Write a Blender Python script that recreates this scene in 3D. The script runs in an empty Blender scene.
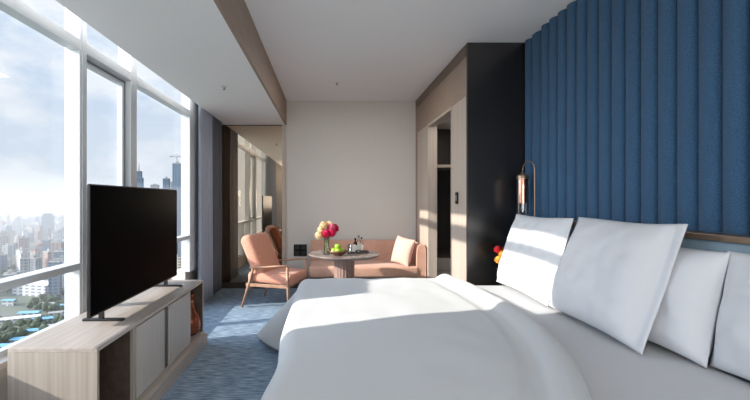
import bpy, bmesh, math, random
from mathutils import Vector, Matrix, Euler, noise
random.seed(11)
C = bpy.context.scene.collection
sc = bpy.context.scene
PI = math.pi

def lin(c):
    out = []
    for v in c[:3]:
        v /= 255.0
        out.append(v/12.92 if v <= .04045 else ((v+.055)/1.055)**2.4)
    return tuple(out) + (1.0,)

# ------------------------------------------------------------------ camera
EYE = 1.35
cam_data = bpy.data.cameras.new('camera'); cam = bpy.data.objects.new('camera', cam_data); C.objects.link(cam)
cam.location = (0, 0, EYE); cam.rotation_euler = (PI/2, 0, 0)
cam_data.sensor_width = 36.0; cam_data.lens = 36.0*430/750
cam_data.shift_x = 47/750.0; cam_data.shift_y = 0.0
cam_data.clip_start = 0.05; cam_data.clip_end = 60000
sc.camera = cam

# ------------------------------------------------------------------ exposure
sc.view_settings.view_transform = 'Standard'; sc.view_settings.look = 'None'
sc.view_settings.gamma = 1.0; sc.view_settings.use_curve_mapping = False
sc.view_settings.exposure = 0.3
sc.cycles.max_bounces = 10; sc.cycles.diffuse_bounces = 6; sc.cycles.glossy_bounces = 5
sc.cycles.transparent_max_bounces = 24; sc.cycles.transmission_bounces = 8
sc.cycles.sample_clamp_indirect = 6.0
sc.cycles.volume_bounces = 0

# ------------------------------------------------------------------ sky
SUN_TRAVEL = Vector((1.0, 0.325, -0.447)).normalized()
SKY_STRENGTH = .92
GLOW = 5.0
w = bpy.data.worlds.new('world'); sc.world = w; w.use_nodes = True
nt = w.node_tree; nt.nodes.clear(); N = nt.nodes.new; L = nt.links.new
outw = N('ShaderNodeOutputWorld'); bg = N('ShaderNodeBackground'); L(bg.outputs[0], outw.inputs[0])
tc = N('ShaderNodeTexCoord'); sep = N('ShaderNodeSeparateXYZ'); L(tc.outputs['Generated'], sep.inputs[0])
ramp = N('ShaderNodeValToRGB'); L(sep.outputs['Z'], ramp.inputs[0])
e = ramp.color_ramp.elements
e[0].position = 0.0; e[0].color = lin((204, 216, 230))
e[1].position = 1.0; e[1].color = lin((80, 140, 212))
a = e.new(0.16); a.color = lin((196, 212, 232))
a = e.new(0.42); a.color = lin((112, 170, 228))
mp = N('ShaderNodeMapping'); mp.inputs['Scale'].default_value = (3.2, 3.2, 6.0); L(tc.outputs['Generated'], mp.inputs[0])
cn = N('ShaderNodeTexNoise'); cn.inputs['Scale'].default_value = 1.5; cn.inputs['Detail'].default_value = 7; cn.inputs['Roughness'].default_value = .58
L(mp.outputs[0], cn.inputs['Vector'])
cr = N('ShaderNodeValToRGB'); L(cn.outputs['Fac'], cr.inputs[0])
cr.color_ramp.elements[0].position = .42; cr.color_ramp.elements[0].color = (.25, .25, .25, 1)
cr.color_ramp.elements[1].position = .6; cr.color_ramp.elements[1].color = (1, 1, 1, 1)
mx = N('ShaderNodeMix'); mx.data_type = 'RGBA'
L(cr.outputs[0], mx.inputs[0]); L(ramp.outputs[0], mx.inputs[6]); mx.inputs[7].default_value = lin((232, 238, 246))
# glow lobe added around the sun, out of view, to fill the room
dot = N('ShaderNodeVectorMath'); dot.operation = 'DOT_PRODUCT'; L(tc.outputs['Generated'], dot.inputs[0])
dot.inputs[1].default_value = -SUN_TRAVEL
mr = N('ShaderNodeMapRange'); mr.inputs['From Min'].default_value = .55; mr.inputs['From Max'].default_value = 1.0
mr.interpolation_type = 'SMOOTHERSTEP'; L(dot.outputs['Value'], mr.inputs[0])
mul = N('ShaderNodeMath'); mul.operation = 'MULTIPLY_ADD'; L(mr.outputs[0], mul.inputs[0]); mul.inputs[1].default_value = GLOW; mul.inputs[2].default_value = SKY_STRENGTH
L(mx.outputs[2], bg.inputs[0]); L(mul.outputs[0], bg.inputs[1])

# ------------------------------------------------------------------ sun and added fill lights
sd = bpy.data.lights.new('sun', 'SUN'); sun = bpy.data.objects.new('sun', sd); C.objects.link(sun)
sd.energy = 6.2; sd.angle = math.radians(0.7); sd.color = (1.0, .93, .84)
sun.rotation_euler = (-SUN_TRAVEL).to_track_quat('Z', 'Y').to_euler()

def area(name, loc, sx, sy, power, col, rot=(0, 0, 0), portal=False):
    d = bpy.data.lights.new(name, 'AREA'); o = bpy.data.objects.new(name, d); C.objects.link(o)
    d.shape = 'RECTANGLE'; d.size = sx; d.size_y = sy; d.energy = power; d.color = col
    o.location = loc; o.rotation_euler = rot
    if portal: d.cycles.is_portal = True
    return o
area('window_portal', (-1.86, 2.75, 1.5), 5.7, 2.7, 1, (1, 1, 1), rot=(0, -PI/2, 0), portal=True).rotation_euler = Vector((-1, 0, 0)).to_track_quat('Z', 'Y').to_euler()
area('added_rear_fill', (0.2, -1.45, 1.5), 3.0, 1.0, 84, (1.0, .98, .96), rot=(math.radians(128), 0, 0))  # unseen fill added behind the camera to lift ceiling and room
area('added_closet_fill', (1.75, 5.3, 2.40), .3, .8, 5, (1.0, .92, .84))  # added to brighten the dark closet; no lamp seen inside it
area('added_sofa_fill', (.35, 5.0, 2.85), .5, .5, 9, (1.0, .96, .93))  # invented ceiling fill, added to brighten the sofa end of the room

# ------------------------------------------------------------------ materials
def base_mat(name):
    m = bpy.data.materials.new(name); m.use_nodes = True
    n = m.node_tree; b = n.nodes.get('Principled BSDF')
    return m, n, b

def mat(name, col, rough=.6, metal=0., var=None, scale=(8, 8, 8), detail=4, bump=0., bscale=None, sheen=0., spec=None, coat=0., transmission=0., lo=.35, hi=.65, ior=None):
    """col / var are sRGB 0-255 triples mixed by object-space noise."""
    m, n, b = base_mat(name)
    b.inputs['Roughness'].default_value = rough; b.inputs['Metallic'].default_value = metal
    b.inputs['Base Color'].default_value = lin(col)
    if spec is not None: b.inputs['Specular IOR Level'].default_value = spec
    if sheen: b.inputs['Sheen Weight'].default_value = sheen
    if coat: b.inputs['Coat Weight'].default_value = coat; b.inputs['Coat Roughness'].default_value = .1
    if transmission: b.inputs['Transmission Weight'].default_value = transmission
    if ior: b.inputs['IOR'].default_value = ior
    t = n.nodes.new('ShaderNodeTexCoord')
    if var is not None:
        mpn = n.nodes.new('ShaderNodeMapping'); mpn.inputs['Scale'].default_value = scale
        n.links.new(t.outputs['Object'], mpn.inputs[0])
        no = n.nodes.new('ShaderNodeTexNoise'); no.inputs['Scale'].default_value = 1; no.inputs['Detail'].default_value = detail
        n.links.new(mpn.outputs[0], no.inputs['Vector'])
        r = n.nodes.new('ShaderNodeValToRGB'); n.links.new(no.outputs['Fac'], r.inputs[0])
        r.color_ramp.elements[0].position = lo; r.color_ramp.elements[0].color = lin(col)
        r.color_ramp.elements[1].position = hi; r.color_ramp.elements[1].color = lin(var)
        n.links.new(r.outputs[0], b.inputs['Base Color'])
    if bump:
        m2 = n.nodes.new('ShaderNodeMapping'); m2.inputs['Scale'].default_value = bscale or scale
        n.links.new(t.outputs['Object'], m2.inputs[0])
        n2 = n.nodes.new('ShaderNodeTexNoise'); n2.inputs['Scale'].default_value = 1; n2.inputs['Detail'].default_value = 5
        n.links.new(m2.outputs[0], n2.inputs['Vector'])
        bp = n.nodes.new('ShaderNodeBump'); bp.inputs['Strength'].default_value = bump; bp.inputs['Distance'].default_value = .01
        n.links.new(n2.outputs['Fac'], bp.inputs['Height']); n.links.new(bp.outputs[0], b.inputs['Normal'])
    return m

def glass_mat(name, tint=(1, 1, 1, 1), rough=0.0, refl=1.0):
    m = bpy.data.materials.new(name); m.use_nodes = True; n = m.node_tree; n.nodes.clear()
    o = n.nodes.new('ShaderNodeOutputMaterial'); mxs = n.nodes.new('ShaderNodeMixShader'); tr = n.nodes.new('ShaderNodeBsdfTransparent')
    gl = n.nodes.new('ShaderNodeBsdfGlossy'); fr = n.nodes.new('ShaderNodeFresnel'); ml = n.nodes.new('ShaderNodeMath'); ml.operation = 'MULTIPLY'
    tr.inputs[0].default_value = tint; gl.inputs['Roughness'].default_value = rough; fr.inputs[0].default_value = 1.45; ml.inputs[1].default_value = refl
    n.links.new(fr.outputs[0], ml.inputs[0]); n.links.new(ml.outputs[0], mxs.inputs[0]); n.links.new(tr.outputs[0], mxs.inputs[1]); n.links.new(gl.outputs[0], mxs.inputs[2])
    n.links.new(mxs.outputs[0], o.inputs[0])
    return m

M = {}
M['ceiling'] = mat('white_ceiling_paint', (232, 230, 229), .9)
M['wallpaper'] = mat('taupe_wallcovering', (202, 197, 189), .8, var=(198, 193, 185), scale=(40, 40, 40), bump=.04, bscale=(200, 200, 200))
M['taupe'] = mat('taupe_laminate', (140, 120, 106), .6, var=(150, 130, 115), scale=(3, 3, 40), bump=.03)
M['wood_panel'] = mat('pale_oak_veneer', (182, 169, 156), .45, var=(172, 158, 145), scale=(30, 30, 1.2), bump=.03)
M['console_wood'] = mat('washed_oak', (176, 166, 157), .42, var=(163, 152, 143), scale=(40, 1.6, 40), bump=.04)
M['console_end'] = mat('washed_oak_vertical', (170, 160, 149), .45, var=(155, 145, 134), scale=(55, 55, 1.2), bump=.05)
M['console_door'] = mat('grey_beige_lacquer', (184, 176, 168), .4, var=(176, 168, 160), scale=(60, 60, 2))
M['console_dark'] = mat('dark_bronze_laminate', (66, 56, 50), .35)
M['console_inner'] = mat('walnut_interior', (92, 78, 68), .5, var=(78, 64, 55), scale=(20, 2, 20))
M['frame_white'] = mat('white_window_aluminium', (206, 210, 212), .35)
M['frame_grey'] = mat('grey_gasket', (110, 112, 116), .5)
M['sill'] = mat('sill_stone', (215, 208, 198), .4, var=(205, 197, 187), scale=(6, 6, 6))
M['glass'] = glass_mat('window_glass', (.985, .99, .99, 1), 0, .05)
M['clear'] = glass_mat('clear_glass', (.985, .99, .99, 1), 0.02, .8)
M['black_gloss'] = mat('black_polished_panel', (22, 21, 21), .27, var=(30, 29, 28), scale=(3, 3, 1.2), ior=1.75, bump=.01)
M['tv_screen'] = mat('tv_screen_glass', (5, 5, 6), .32, spec=.12, ior=1.12)
M['tv_body'] = mat('tv_plastic', (9, 9, 10), .4)
M['blue_cloth'] = mat('blue_tweed', (46, 76, 106), .95, var=(70, 105, 137), scale=(260, 260, 260), detail=2, bump=.5, bscale=(300, 300, 300), sheen=.15, spec=.15)
M['headboard'] = mat('grey_blue_leather', (120, 142, 156), .5, var=(128, 150, 163), scale=(12, 12, 12), bump=.05)
M['bronze'] = mat('brushed_bronze', (150, 128, 108), .32, metal=.8)
M['copper'] = mat('polished_copper', (188, 130, 108), .22, metal=1.)
M['linen'] = mat('white_cotton', (203, 205, 205), .85, bump=.06, bscale=(9, 9, 9), sheen=.1, spec=.2)
M['pillow'] = mat('white_percale', (216, 218, 221), .85, bump=.10, bscale=(7, 7, 14), sheen=.1, spec=.2)
M['sheet'] = mat('white_fitted_sheet', (204, 205, 207), .85, bump=.05, bscale=(5, 14, 5), spec=.2)
M['bed_base'] = mat('grey_bed_upholstery', (96, 98, 102), .8)
M['salmon'] = mat('salmon_wool', (206, 148, 124), .9, var=(194, 135, 112), scale=(40, 40, 40), bump=.15, bscale=(120, 120, 120), sheen=.2, spec=.2)
M['sofa'] = mat('dusty_pink_velvet', (200, 158, 137), .85, var=(190, 147, 126), scale=(7, 7, 7), bump=.1, bscale=(100, 100, 100), sheen=.2, spec=.2)
M['cushion'] = mat('pale_pink_cushion', (212, 172, 156), .9, bump=.15, bscale=(80, 80, 80), sheen=.2, spec=.2)
M['walnut'] = mat('pinkish_walnut', (174, 136, 110), .42, var=(150, 112, 88), scale=(14, 14, 14))
M['stone'] = mat('grey_marble_top', (150, 134, 126), .25, var=(122, 108, 102), scale=(9, 9, 9), detail=8)
M['pedestal'] = mat('fluted_mauve_wood', (150, 122, 112), .5, var=(134, 108, 98), scale=(20, 20, 2))
M['plinth'] = mat('dark_plinth', (52, 44, 42), .5)
M['curtain_grey'] = mat('grey_sheer_curtain', (172, 178, 190), .9, var=(162, 168, 180), scale=(120, 120, 5), bump=.1, bscale=(200, 200, 20), sheen=.2, spec=.1)
M['curtain_brown'] = mat('brown_blackout_curtain', (112, 112, 118), .9, var=(100, 100, 106), scale=(120, 120, 5), sheen=.1, spec=.1)
M['black_plastic'] = mat('black_socket_plastic', (8, 8, 9), .7, spec=.2)
M['grey_metal'] = mat('grey_metal', (120, 118, 116), .4, metal=.7)
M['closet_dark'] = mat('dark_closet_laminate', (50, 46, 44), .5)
M['green'] = mat('green_apple', (140, 178, 40), .35, var=(168, 196, 66), scale=(20, 20, 20))
M['bowl'] = mat('brown_wooden_bowl', (110, 72, 48), .4, var=(86, 54, 36), scale=(20, 20, 40))
M['stem'] = mat('green_stem', (130, 160, 96), .6)
M['leafm'] = mat('green_leaf', (96, 130, 74), .6)
M['magenta'] = mat('magenta_petal', (208, 28, 88), .6)
M['cream'] = mat('cream_petal', (238, 214, 170), .6)
M['pinkp'] = mat('pink_petal', (230, 110, 140), .6)
M['orangep'] = mat('orange_petal', (232, 168, 70), .6)
M['redp'] = mat('red_petal', (205, 40, 48), .6)
M['tray'] = mat('dark_tray', (40, 34, 32), .35)
M['label'] = mat('white_label', (236, 234, 228), .6)
M['amber'] = mat('dark_bottle_glass', (48, 30, 22), .12, spec=.6)
M['bronze_mirror'] = mat('bronze_mirror_glass', (222, 202, 178), .02, metal=1.)

# carpet: blue grey with short woven dashes
def carpet():
    m, n, b = base_mat('blue_grey_carpet'); b.inputs['Roughness'].default_value = .95; b.inputs['Specular IOR Level'].default_value = .1
    t = n.nodes.new('ShaderNodeTexCoord')
    def noi(sc3, det, lo, hi, c0, c1):
        mpn = n.nodes.new('ShaderNodeMapping'); mpn.inputs['Scale'].default_value = sc3; n.links.new(t.outputs['Object'], mpn.inputs[0])
        no = n.nodes.new('ShaderNodeTexNoise'); no.inputs['Scale'].default_value = 1; no.inputs['Detail'].default_value = det
        n.links.new(mpn.outputs[0], no.inputs['Vector'])
        r = n.nodes.new('ShaderNodeValToRGB'); n.links.new(no.outputs['Fac'], r.inputs[0])
        r.color_ramp.elements[0].position = lo; r.color_ramp.elements[0].color = c0
        r.color_ramp.elements[1].position = hi; r.color_ramp.elements[1].color = c1
        return r, no
    r1, n1 = noi((9, 75, 1), 2, .35, .68, lin((96, 118, 138)), lin((168, 186, 202)))
    r2, n2 = noi((60, 160, 1), 2, .35, .65, (.86, .86, .86, 1), (1.06, 1.06, 1.06, 1))
    mxx = n.nodes.new('ShaderNodeMix'); mxx.data_type = 'RGBA'; mxx.blend_type = 'MULTIPLY'; mxx.inputs[0].default_value = 1
    n.links.new(r1.outputs[0], mxx.inputs[6]); n.links.new(r2.outputs[0], mxx.inputs[7]); n.links.new(mxx.outputs[2], b.inputs['Base Color'])
    bp = n.nodes.new('ShaderNodeBump'); bp.inputs['Strength'].default_value = .5; bp.inputs['Distance'].default_value = .006
    n.links.new(n2.outputs['Fac'], bp.inputs['Height']); n.links.new(bp.outputs[0], b.inputs['Normal'])
    return m
M['carpet'] = carpet()

# ------------------------------------------------------------------ mesh helpers
def bx(bm, x0, x1, y0, y1, z0, z1, bevel=0., seg=2):
    tmp = bmesh.new()
    bmesh.ops.create_cube(tmp, size=1)
    for v in tmp.verts:
        v.co = Vector(((x0+x1)/2+v.co.x*(x1-x0), (y0+y1)/2+v.co.y*(y1-y0), (z0+z1)/2+v.co.z*(z1-z0)))
    if bevel:
        bmesh.ops.bevel(tmp, geom=list(tmp.edges), offset=bevel, segments=seg, profile=.5, affect='EDGES')
    merge(bm, tmp)

def merge(bm, tmp, mtx=None):
    if mtx is not None: bmesh.ops.transform(tmp, matrix=mtx, verts=tmp.verts)
    me = bpy.data.meshes.new('tmp'); tmp.to_mesh(me); tmp.free(); bm.from_mesh(me); bpy.data.meshes.remove(me)

def lathe(bm, prof, seg=32, center=(0, 0, 0), rmod=None):
    """prof: list of (r, z)"""
    cx, cy, cz = center
    rows = []
    for r, z in prof:
        if r <= 1e-5:
            rows.append([bm.verts.new((cx, cy, cz+z))])
        else:
            row = []
            for k in range(seg):
                a_ = 2*PI*k/seg; rr = r*(rmod(a_) if rmod else 1)
                row.append(bm.verts.new((cx+rr*math.cos(a_), cy+rr*math.sin(a_), cz+z)))
            rows.append(row)
    for A, B in zip(rows, rows[1:]):
        for k in range(seg):
            k2 = (k+1) % seg
            if len(A) == 1 and len(B) == 1: continue
            if len(A) == 1: bm.faces.new((A[0], B[k2], B[k]))
            elif len(B) == 1: bm.faces.new((A[k], A[k2], B[0]))
            else: bm.faces.new((A[k], A[k2], B[k2], B[k]))

def tube(bm, pts, rad, seg=10, closed_ends=True, flat=1.0):
    pts = [Vector(p) for p in pts]
    rads = rad if isinstance(rad, (list, tuple)) else [rad]*len(pts)
    rows = []
    up0 = None
    for i, p in enumerate(pts):
        d = (pts[min(i+1, len(pts)-1)]-pts[max(i-1, 0)]).normalized()
        if up0 is None:
            up0 = Vector((0, 0, 1)) if abs(d.z) < .9 else Vector((0, 1, 0))
        s = d.cross(up0).normalized(); u = s.cross(d).normalized(); up0 = u
        rows.append([bm.verts.new(p + (s*math.cos(2*PI*k/seg) + u*math.sin(2*PI*k/seg)*flat)*rads[i]) for k in range(seg)])
    for A, B in zip(rows, rows[1:]):
        for k in range(seg):
            bm.faces.new((A[k], A[(k+1) % seg], B[(k+1) % seg], B[k]))
    if closed_ends:
        bm.faces.new(rows[0][::-1]); bm.faces.new(rows[-1])

def grid(bm, nu, nv, f, close_u=False):
    V = [[bm.verts.new(f(i/(nu-1), j/(nv-1))) for j in range(nv)] for i in range(nu)]
    for i in range(nu-1):
        for j in range(nv-1):
            bm.faces.new((V[i][j], V[i+1][j], V[i+1][j+1], V[i][j+1]))
    return V

def obj(name, bm, m, parent=None, smooth=False, recalc=True, loc=None):
    if recalc: bmesh.ops.recalc_face_normals(bm, faces=bm.faces)
    me = bpy.data.meshes.new(name); bm.to_mesh(me); bm.free()
    o = bpy.data.objects.new(name, me); C.objects.link(o)
    if isinstance(m, (list, tuple)):
        for q in m: me.materials.append(q)
    else: me.materials.append(m)
    if smooth:
        for p in me.polygons: p.use_smooth = True
    if loc is not None: o.location = loc
    if parent is not None: o.parent = parent
    return o

def smooth_by_angle(o, deg=35):
    me = o.data
    for p in me.polygons: p.use_smooth = True
    b = bmesh.new(); b.from_mesh(me)
    lim = math.radians(deg)
    for ed in b.edges:
        if len(ed.link_faces) == 2:
            ed.smooth = ed.calc_face_angle(0) < lim
    b.to_mesh(me); b.free()
    return o

def tag(o, label, cat, group=None, kind=None):
    o['label'] = label; o['category'] = cat
    if group: o['group'] = group
    if kind: o['kind'] = kind
    return o

def thing(name, label, cat, loc=(0, 0, 0), rotz=0., group=None):
    o = bpy.data.objects.new(name, None); C.objects.link(o); o.location = loc; o.rotation_euler = (0, 0, rotz)
    o.empty_display_size = .1
    return tag(o, label, cat, group)

def struct(name, bm, m, parent=None, label=None, smooth=False):
    o = obj(name, bm, m, parent, smooth)
    if parent is None:
        o['kind'] = 'structure'
        if label: o['label'] = label
        o['category'] = name.split('_')[0]
    return o

def box_struct(name, b, m, label=None, parent=None):
    bm = bmesh.new(); bx(bm, *b); return struct(name, bm, m, parent, label)

# ================================================================== ROOM SHELL
YB, YF = 6.6, -1.6
XR, XC, XW = 1.92, 1.345, -1.8
ZC, ZS = 2.87, 2.50
box_struct('floor', (-1.86, 2.2, YF-.1, YB+.1, -.12, 0), M['carpet'], 'blue-grey woven carpet over the whole room')
box_struct('ceiling', (-1.95, 2.2, YF-.1, YB+.1, ZC, ZC+.15), M['ceiling'], 'flat white ceiling above the bed')
bm = bmesh.new(); bx(bm, -1.57, -.66, YF, YB, ZS, ZC-.001)
struct('trim_1', bm, M['ceiling'], label='lower white ceiling soffit along the windows')
bm = bmesh.new(); bx(bm, -.66, -.635, YF, YB, ZS, ZC-.002)
struct('trim_2', bm, M['taupe'], label='taupe fascia on the side of the ceiling soffit')
bm = bmesh.new(); bx(bm, -1.95, 2.2, YB, YB+.12, 0, ZC)
struct('wall_back', bm, M['wallpaper'], label='taupe end wall behind the sofa')
bm = bmesh.new(); bx(bm, -1.95, 2.2, YF-.12, YF, 0, ZC)
struct('wall_front', bm, M['wallpaper'], label='wall behind the viewer')
bm = bmesh.new(); bx(bm, XR+.04, XR+.12, YF, 4.15, 0, ZC)
struct('wall_right', bm, M['taupe'], label='wall behind the padded blue panels')
# lower wall under the windows and wall beyond them
bm = bmesh.new()
bx(bm, -1.92, -1.76, YF, 3.83, 0, .46); bx(bm, -1.92, -1.76, 3.83, 5.3, 0, .22); bx(bm, -1.92, -1.76, 5.3, YB, 0, .46)
bx(bm, -1.92, -1.8, 5.85, YB, .46, ZC); bx(bm, -1.92, -1.8, YF, -.9, .46, ZC)
struct('wall_left', bm, M['sill'], label='low wall under the windows')
bm = bmesh.new(); bx(bm, -1.80, -1.70, YF, 3.83, .46, .50, .005); bx(bm, -1.76, -1.70, YF, 3.83, .0, .46)
struct('trim_3', bm, M['sill'], label='pale stone window sill')
# entrance/closet wall with its opening
bm = bmesh.new()
bx(bm, XC, XC+.10, 4.18, YB, 2.36, ZC)                      # header
bx(bm, XC, XC+.10, 6.45, YB, 0, 2.36)
struct('wall_closet', bm, M['taupe'], label='taupe wall over the wood-lined closet opening')
bm = bmesh.new()
bx(bm, XC-.004, XC+.10, 4.18, 4.66, 0, 2.36, .003); bx(bm, XC-.004, XC+.10, 5.77, 6.45, 0, 2.36, .003)
struct('trim_4', bm, M['wood_panel'], label='pale oak panels beside the closet opening')
bm = bmesh.new()
bx(bm, XC-.012, XC+.11, 5.73, 5.77, 0, 2.36, .003); bx(bm, XC-.012, XC+.105, 4.655, 4.67, 0, 2.36); bx(bm, XC-.012, XC+.105, 4.67, 5.73, 2.33, 2.36)
struct('trim_5', bm, M['wood_panel'], label='oak casing around the closet opening')
bm = bmesh.new()
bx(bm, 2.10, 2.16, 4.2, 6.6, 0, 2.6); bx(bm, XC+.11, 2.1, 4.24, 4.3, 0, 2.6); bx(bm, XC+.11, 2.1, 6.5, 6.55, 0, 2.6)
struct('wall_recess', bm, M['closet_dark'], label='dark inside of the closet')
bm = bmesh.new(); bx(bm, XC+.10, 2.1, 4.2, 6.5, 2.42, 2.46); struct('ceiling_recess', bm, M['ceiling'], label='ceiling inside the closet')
bm = bmesh.new(); bx(bm, XC, 1.96, 4.15, 4.18, 0, ZC)
struct('trim_6', bm, M['black_gloss'], label='tall glossy black wall panel beside the blue panels')
# black panel returns at its side
# baseboards
bm = bmesh.new(); bx(bm, -.60, XC, YB-.015, YB, 0, .09); struct('baseboard_back', bm, M['plinth'], label='dark baseboard of the end wall')
# vertical trim between mirror and back wall
bm = bmesh.new(); bx(bm, -.70, -.655, YB-.05, YB, 0, ZS-.001); struct('trim_7', bm, M['wood_panel'], label='slim vertical trim at the edge of the mirror')

# --- bronze mirror at end of the window bay
t = thing('wall_mirror', 'tall bronze-tinted mirror panel beside the curtain reflecting the windows', 'mirror', (-1.2, YB-.02, 0))
bm = bmesh.new(); bx(bm, -.59, .50, -.004, .004, .09, 2.485); obj('mirror_glass', bm, M['bronze_mirror'], t)
bm = bmesh.new(); bx(bm, -.60, .50, -.012, .012, .0, .09); obj('base_rail', bm, M['console_dark'], t)
bm = bmesh.new(); bx(bm, -.60, .50, -.012, .012, 2.485, 2.498); obj('top_rail', bm, M['console_dark'], t)

# ================================================================== WINDOWS
def pier(bm, y0, y1, x0=-1.81, x1=-1.70, z0=.46, z1=ZC-.001):
    bx(bm, x0, x1, y0, y1, z0, z1, .006)
def window(idx, y0, y1, sash=False, zb=.50, zt=ZC-.01, lowmull=None, label=''):
    root = bpy.data.objects.new('window_%d' % idx, None); C.objects.link(root); root['kind'] = 'structure'; root['label'] = label; root['category'] = 'window'
    root.location = (-1.8, (y0+y1)/2, 0)
    cy = (y0+y1)/2
    f = bmesh.new()
    h = (y1-y0)/2
    bx(f, .02, .10, -h, h, 2.38, 2.455, .004)        # transom
    bx(f, .0, .10, -h, h, .872, .918, .004)          # lower rail
    bx(f, -.01, .03, -h, h, zb, zb+.03); bx(f, -.01, .03, -h, h, zt-.03, zt)
    if lowmull: bx(f, .0, .10, lowmull-cy-.05, lowmull-cy+.05, zb, .88)
    obj('window_frame', f, M['frame_white'], root)
    g = bmesh.new(); bx(g, -.001, .004, -h, h, zb, .88); bx(g, -.001, .004, -h, h, .91, 2.385); bx(g, -.001, .004, -h, h, 2.45, zt)
    obj('pane', g, M['glass'], root)
    if sash:
        s = bmesh.new()
        for a0, a1, b0, b1 in ((-h, h, 2.325, 2.38), (-h, h, .918, .96), (-h, -h+.035, .96, 2.325), (h-.06, h, .96, 2.325)):
            bx(s, .012, .055, a0, a1, b0, b1, .003)
        obj('sash', s, M['frame_white'], root)
        s = bmesh.new(); bx(s, .050, .060, -h+.01, h-.01, 2.35, 2.365); bx(s, .050, .060, h-.03, h-.02, .93, 2.35); obj('gasket', s, M['frame_grey'], root)
piers = [(2.95, 3.02), (3.71, 3.83), (5.30, 5.86), (1.45, 1.52), (.67, .74), (-.9, -.83)]
for k, (a0, a1) in enumerate(piers):
    bm = bmesh.new(); pier(bm, a0, a1)
    if k == 0: bx(bm, -1.70, -1.694, a0+.02, a1, .5, 2.86)
    struct('trim_%d' % (8+k), bm, M['frame_white'], label='white window pier between two panes')
window(1, 1.52, 2.95, label='wide window pane left of the television')
window(2, 3.02, 3.71, sash=True, label='narrow opening window above the television')
window(3, 3.83, 5.30, lowmull=4.48, zb=.23, label='wide window between television and curtain')
window(4, .74, 1.45, label='window beside the viewer')
window(5, -.83, .67, label='window behind the viewer')

# ================================================================== CURTAINS
def curtain(name, x, y0, y1, waves, amp, m, label, thick=.006, z0=.012, z1=2.86, seed=0):
    bm = bmesh.new(); n = waves*14
    def path(u, v):
        y = y0+(y1-y0)*u
        ph = u*waves*2*PI
        wob = noise.noise(Vector((u*waves*.7, v*1.5, seed)))
        a_ = amp*(.75+.25*(1-v)+.35*wob)
        return Vector((x+a_*math.sin(ph+.5*wob), y+.25*amp*math.sin(2*ph)+.02*wob*(1-v), z0+(z1-z0)*v))
    grid(bm, n, 14, path)
    o = obj(name, bm, m, smooth=True)
    md = o.modifiers.new('thickness', 'SOLIDIFY'); md.thickness = thick
    return tag(o, label, 'curtain', 'floor-length curtains')
curtain('curtain', -1.635, 5.45, 6.05, 7, .034, M['curtain_grey'], 'light grey curtain bunched beside the last window pier', seed=1)
curtain('curtain', -1.64, 6.06, 6.54, 7, .038, M['curtain_brown'], 'darker grey curtain touching the bronze mirror', seed=2)
curtain('curtain', -1.64, -.2, 1.78, 20, .036, M['curtain_grey'], 'long grey curtain drawn over the windows next to the viewer', seed=3)

# ================================================================== PADDED BLUE WALL
root = thing('padded_wall_panel', 'deep blue padded wall of tall vertical fabric channels behind the bed', 'wall panel', (1.92, 2.0, 0))
y = 4.145; k = 0
def channel(y0, y1, xoff=0.):
    bm = bmesh.new()
    n = 12; w_ = y1-y0
    pr = []
    for i in range(n+1):
        u = i/n; d = .046*(max(0, 1-(2*u-1)**2))**.55
        pr.append((xoff-.004-d, y0+w_*u))
    vb = [bm.verts.new((p[0], p[1]-2.0, .0)) for p in pr]; vt = [bm.verts.new((p[0], p[1]-2.0, ZC-.003)) for p in pr]
    for i in range(n): bm.faces.new((vb[i], vb[i+1], vt[i+1], vt[i]))
    b2 = [bm.verts.new((.038, y0-2.0, 0)), bm.verts.new((.038, y1-2.0, 0))]; t2 = [bm.verts.new((.038, y0-2.0, ZC-.003)), bm.verts.new((.038, y1-2.0, ZC-.003))]
    bm.faces.new((vb[0], vt[0], t2[0], b2[0])); bm.faces.new((vb[-1], b2[1], t2[1], vt[-1]))
    bm.faces.new(vt+[t2[1], t2[0]]); bm.faces.new(vb+[b2[1], b2[0]])
    o = obj('padded_channel', bm, M['blue_cloth'], root)
    smooth_by_angle(o, 50)
edges_ = [4.145, 4.02, 3.82]
channel(4.02, 4.145, .008); channel(3.82, 4.02, .008)
yy = 3.80
while yy > -1.4:
    channel(yy-.1335, yy-.001, -.008); yy -= .1335

# ================================================================== BED
BX0, BX1, BY0, BY1 = -.22, 1.72, 1.20, 3.72
bed = thing('bed', 'wide hotel bed with grey-blue headboard against the padded wall', 'bed', (0, 0, 0))
bm = bmesh.new(); bx(bm, BX0+.04, BX1, BY0+.04, BY1-.04, .06, .32, .02); obj('bed_base', bm, M['bed_base'], bed)
for lx in (BX0+.14, BX1-.1):
    for ly in (BY0+.15, BY1-.15):
        bm = bmesh.new(); lathe(bm, [(0, 0), (.03, 0), (.03, .062), (0, .062)], 16, (lx, ly, 0)); obj('leg', bm, M['plinth'], bed)
bm = bmesh.new(); bx(bm, BX0, BX1, BY0, BY1, .32, .62, .05, 4); smooth_by_angle(obj('mattress', bm, M['sheet'], bed), 60)
bm = bmesh.new(); bx(bm, 1.755, 1.868, .95, 3.74, .08, 1.165, .012, 3); smooth_by_angle(obj('headboard', bm, M['headboard'], bed), 60)
bm = bmesh.new(); bx(bm, 1.738, 1.868, .94, 3.75, 1.166, 1.195, .004); obj('headboard_rail', bm, M['bronze'], bed)

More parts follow.
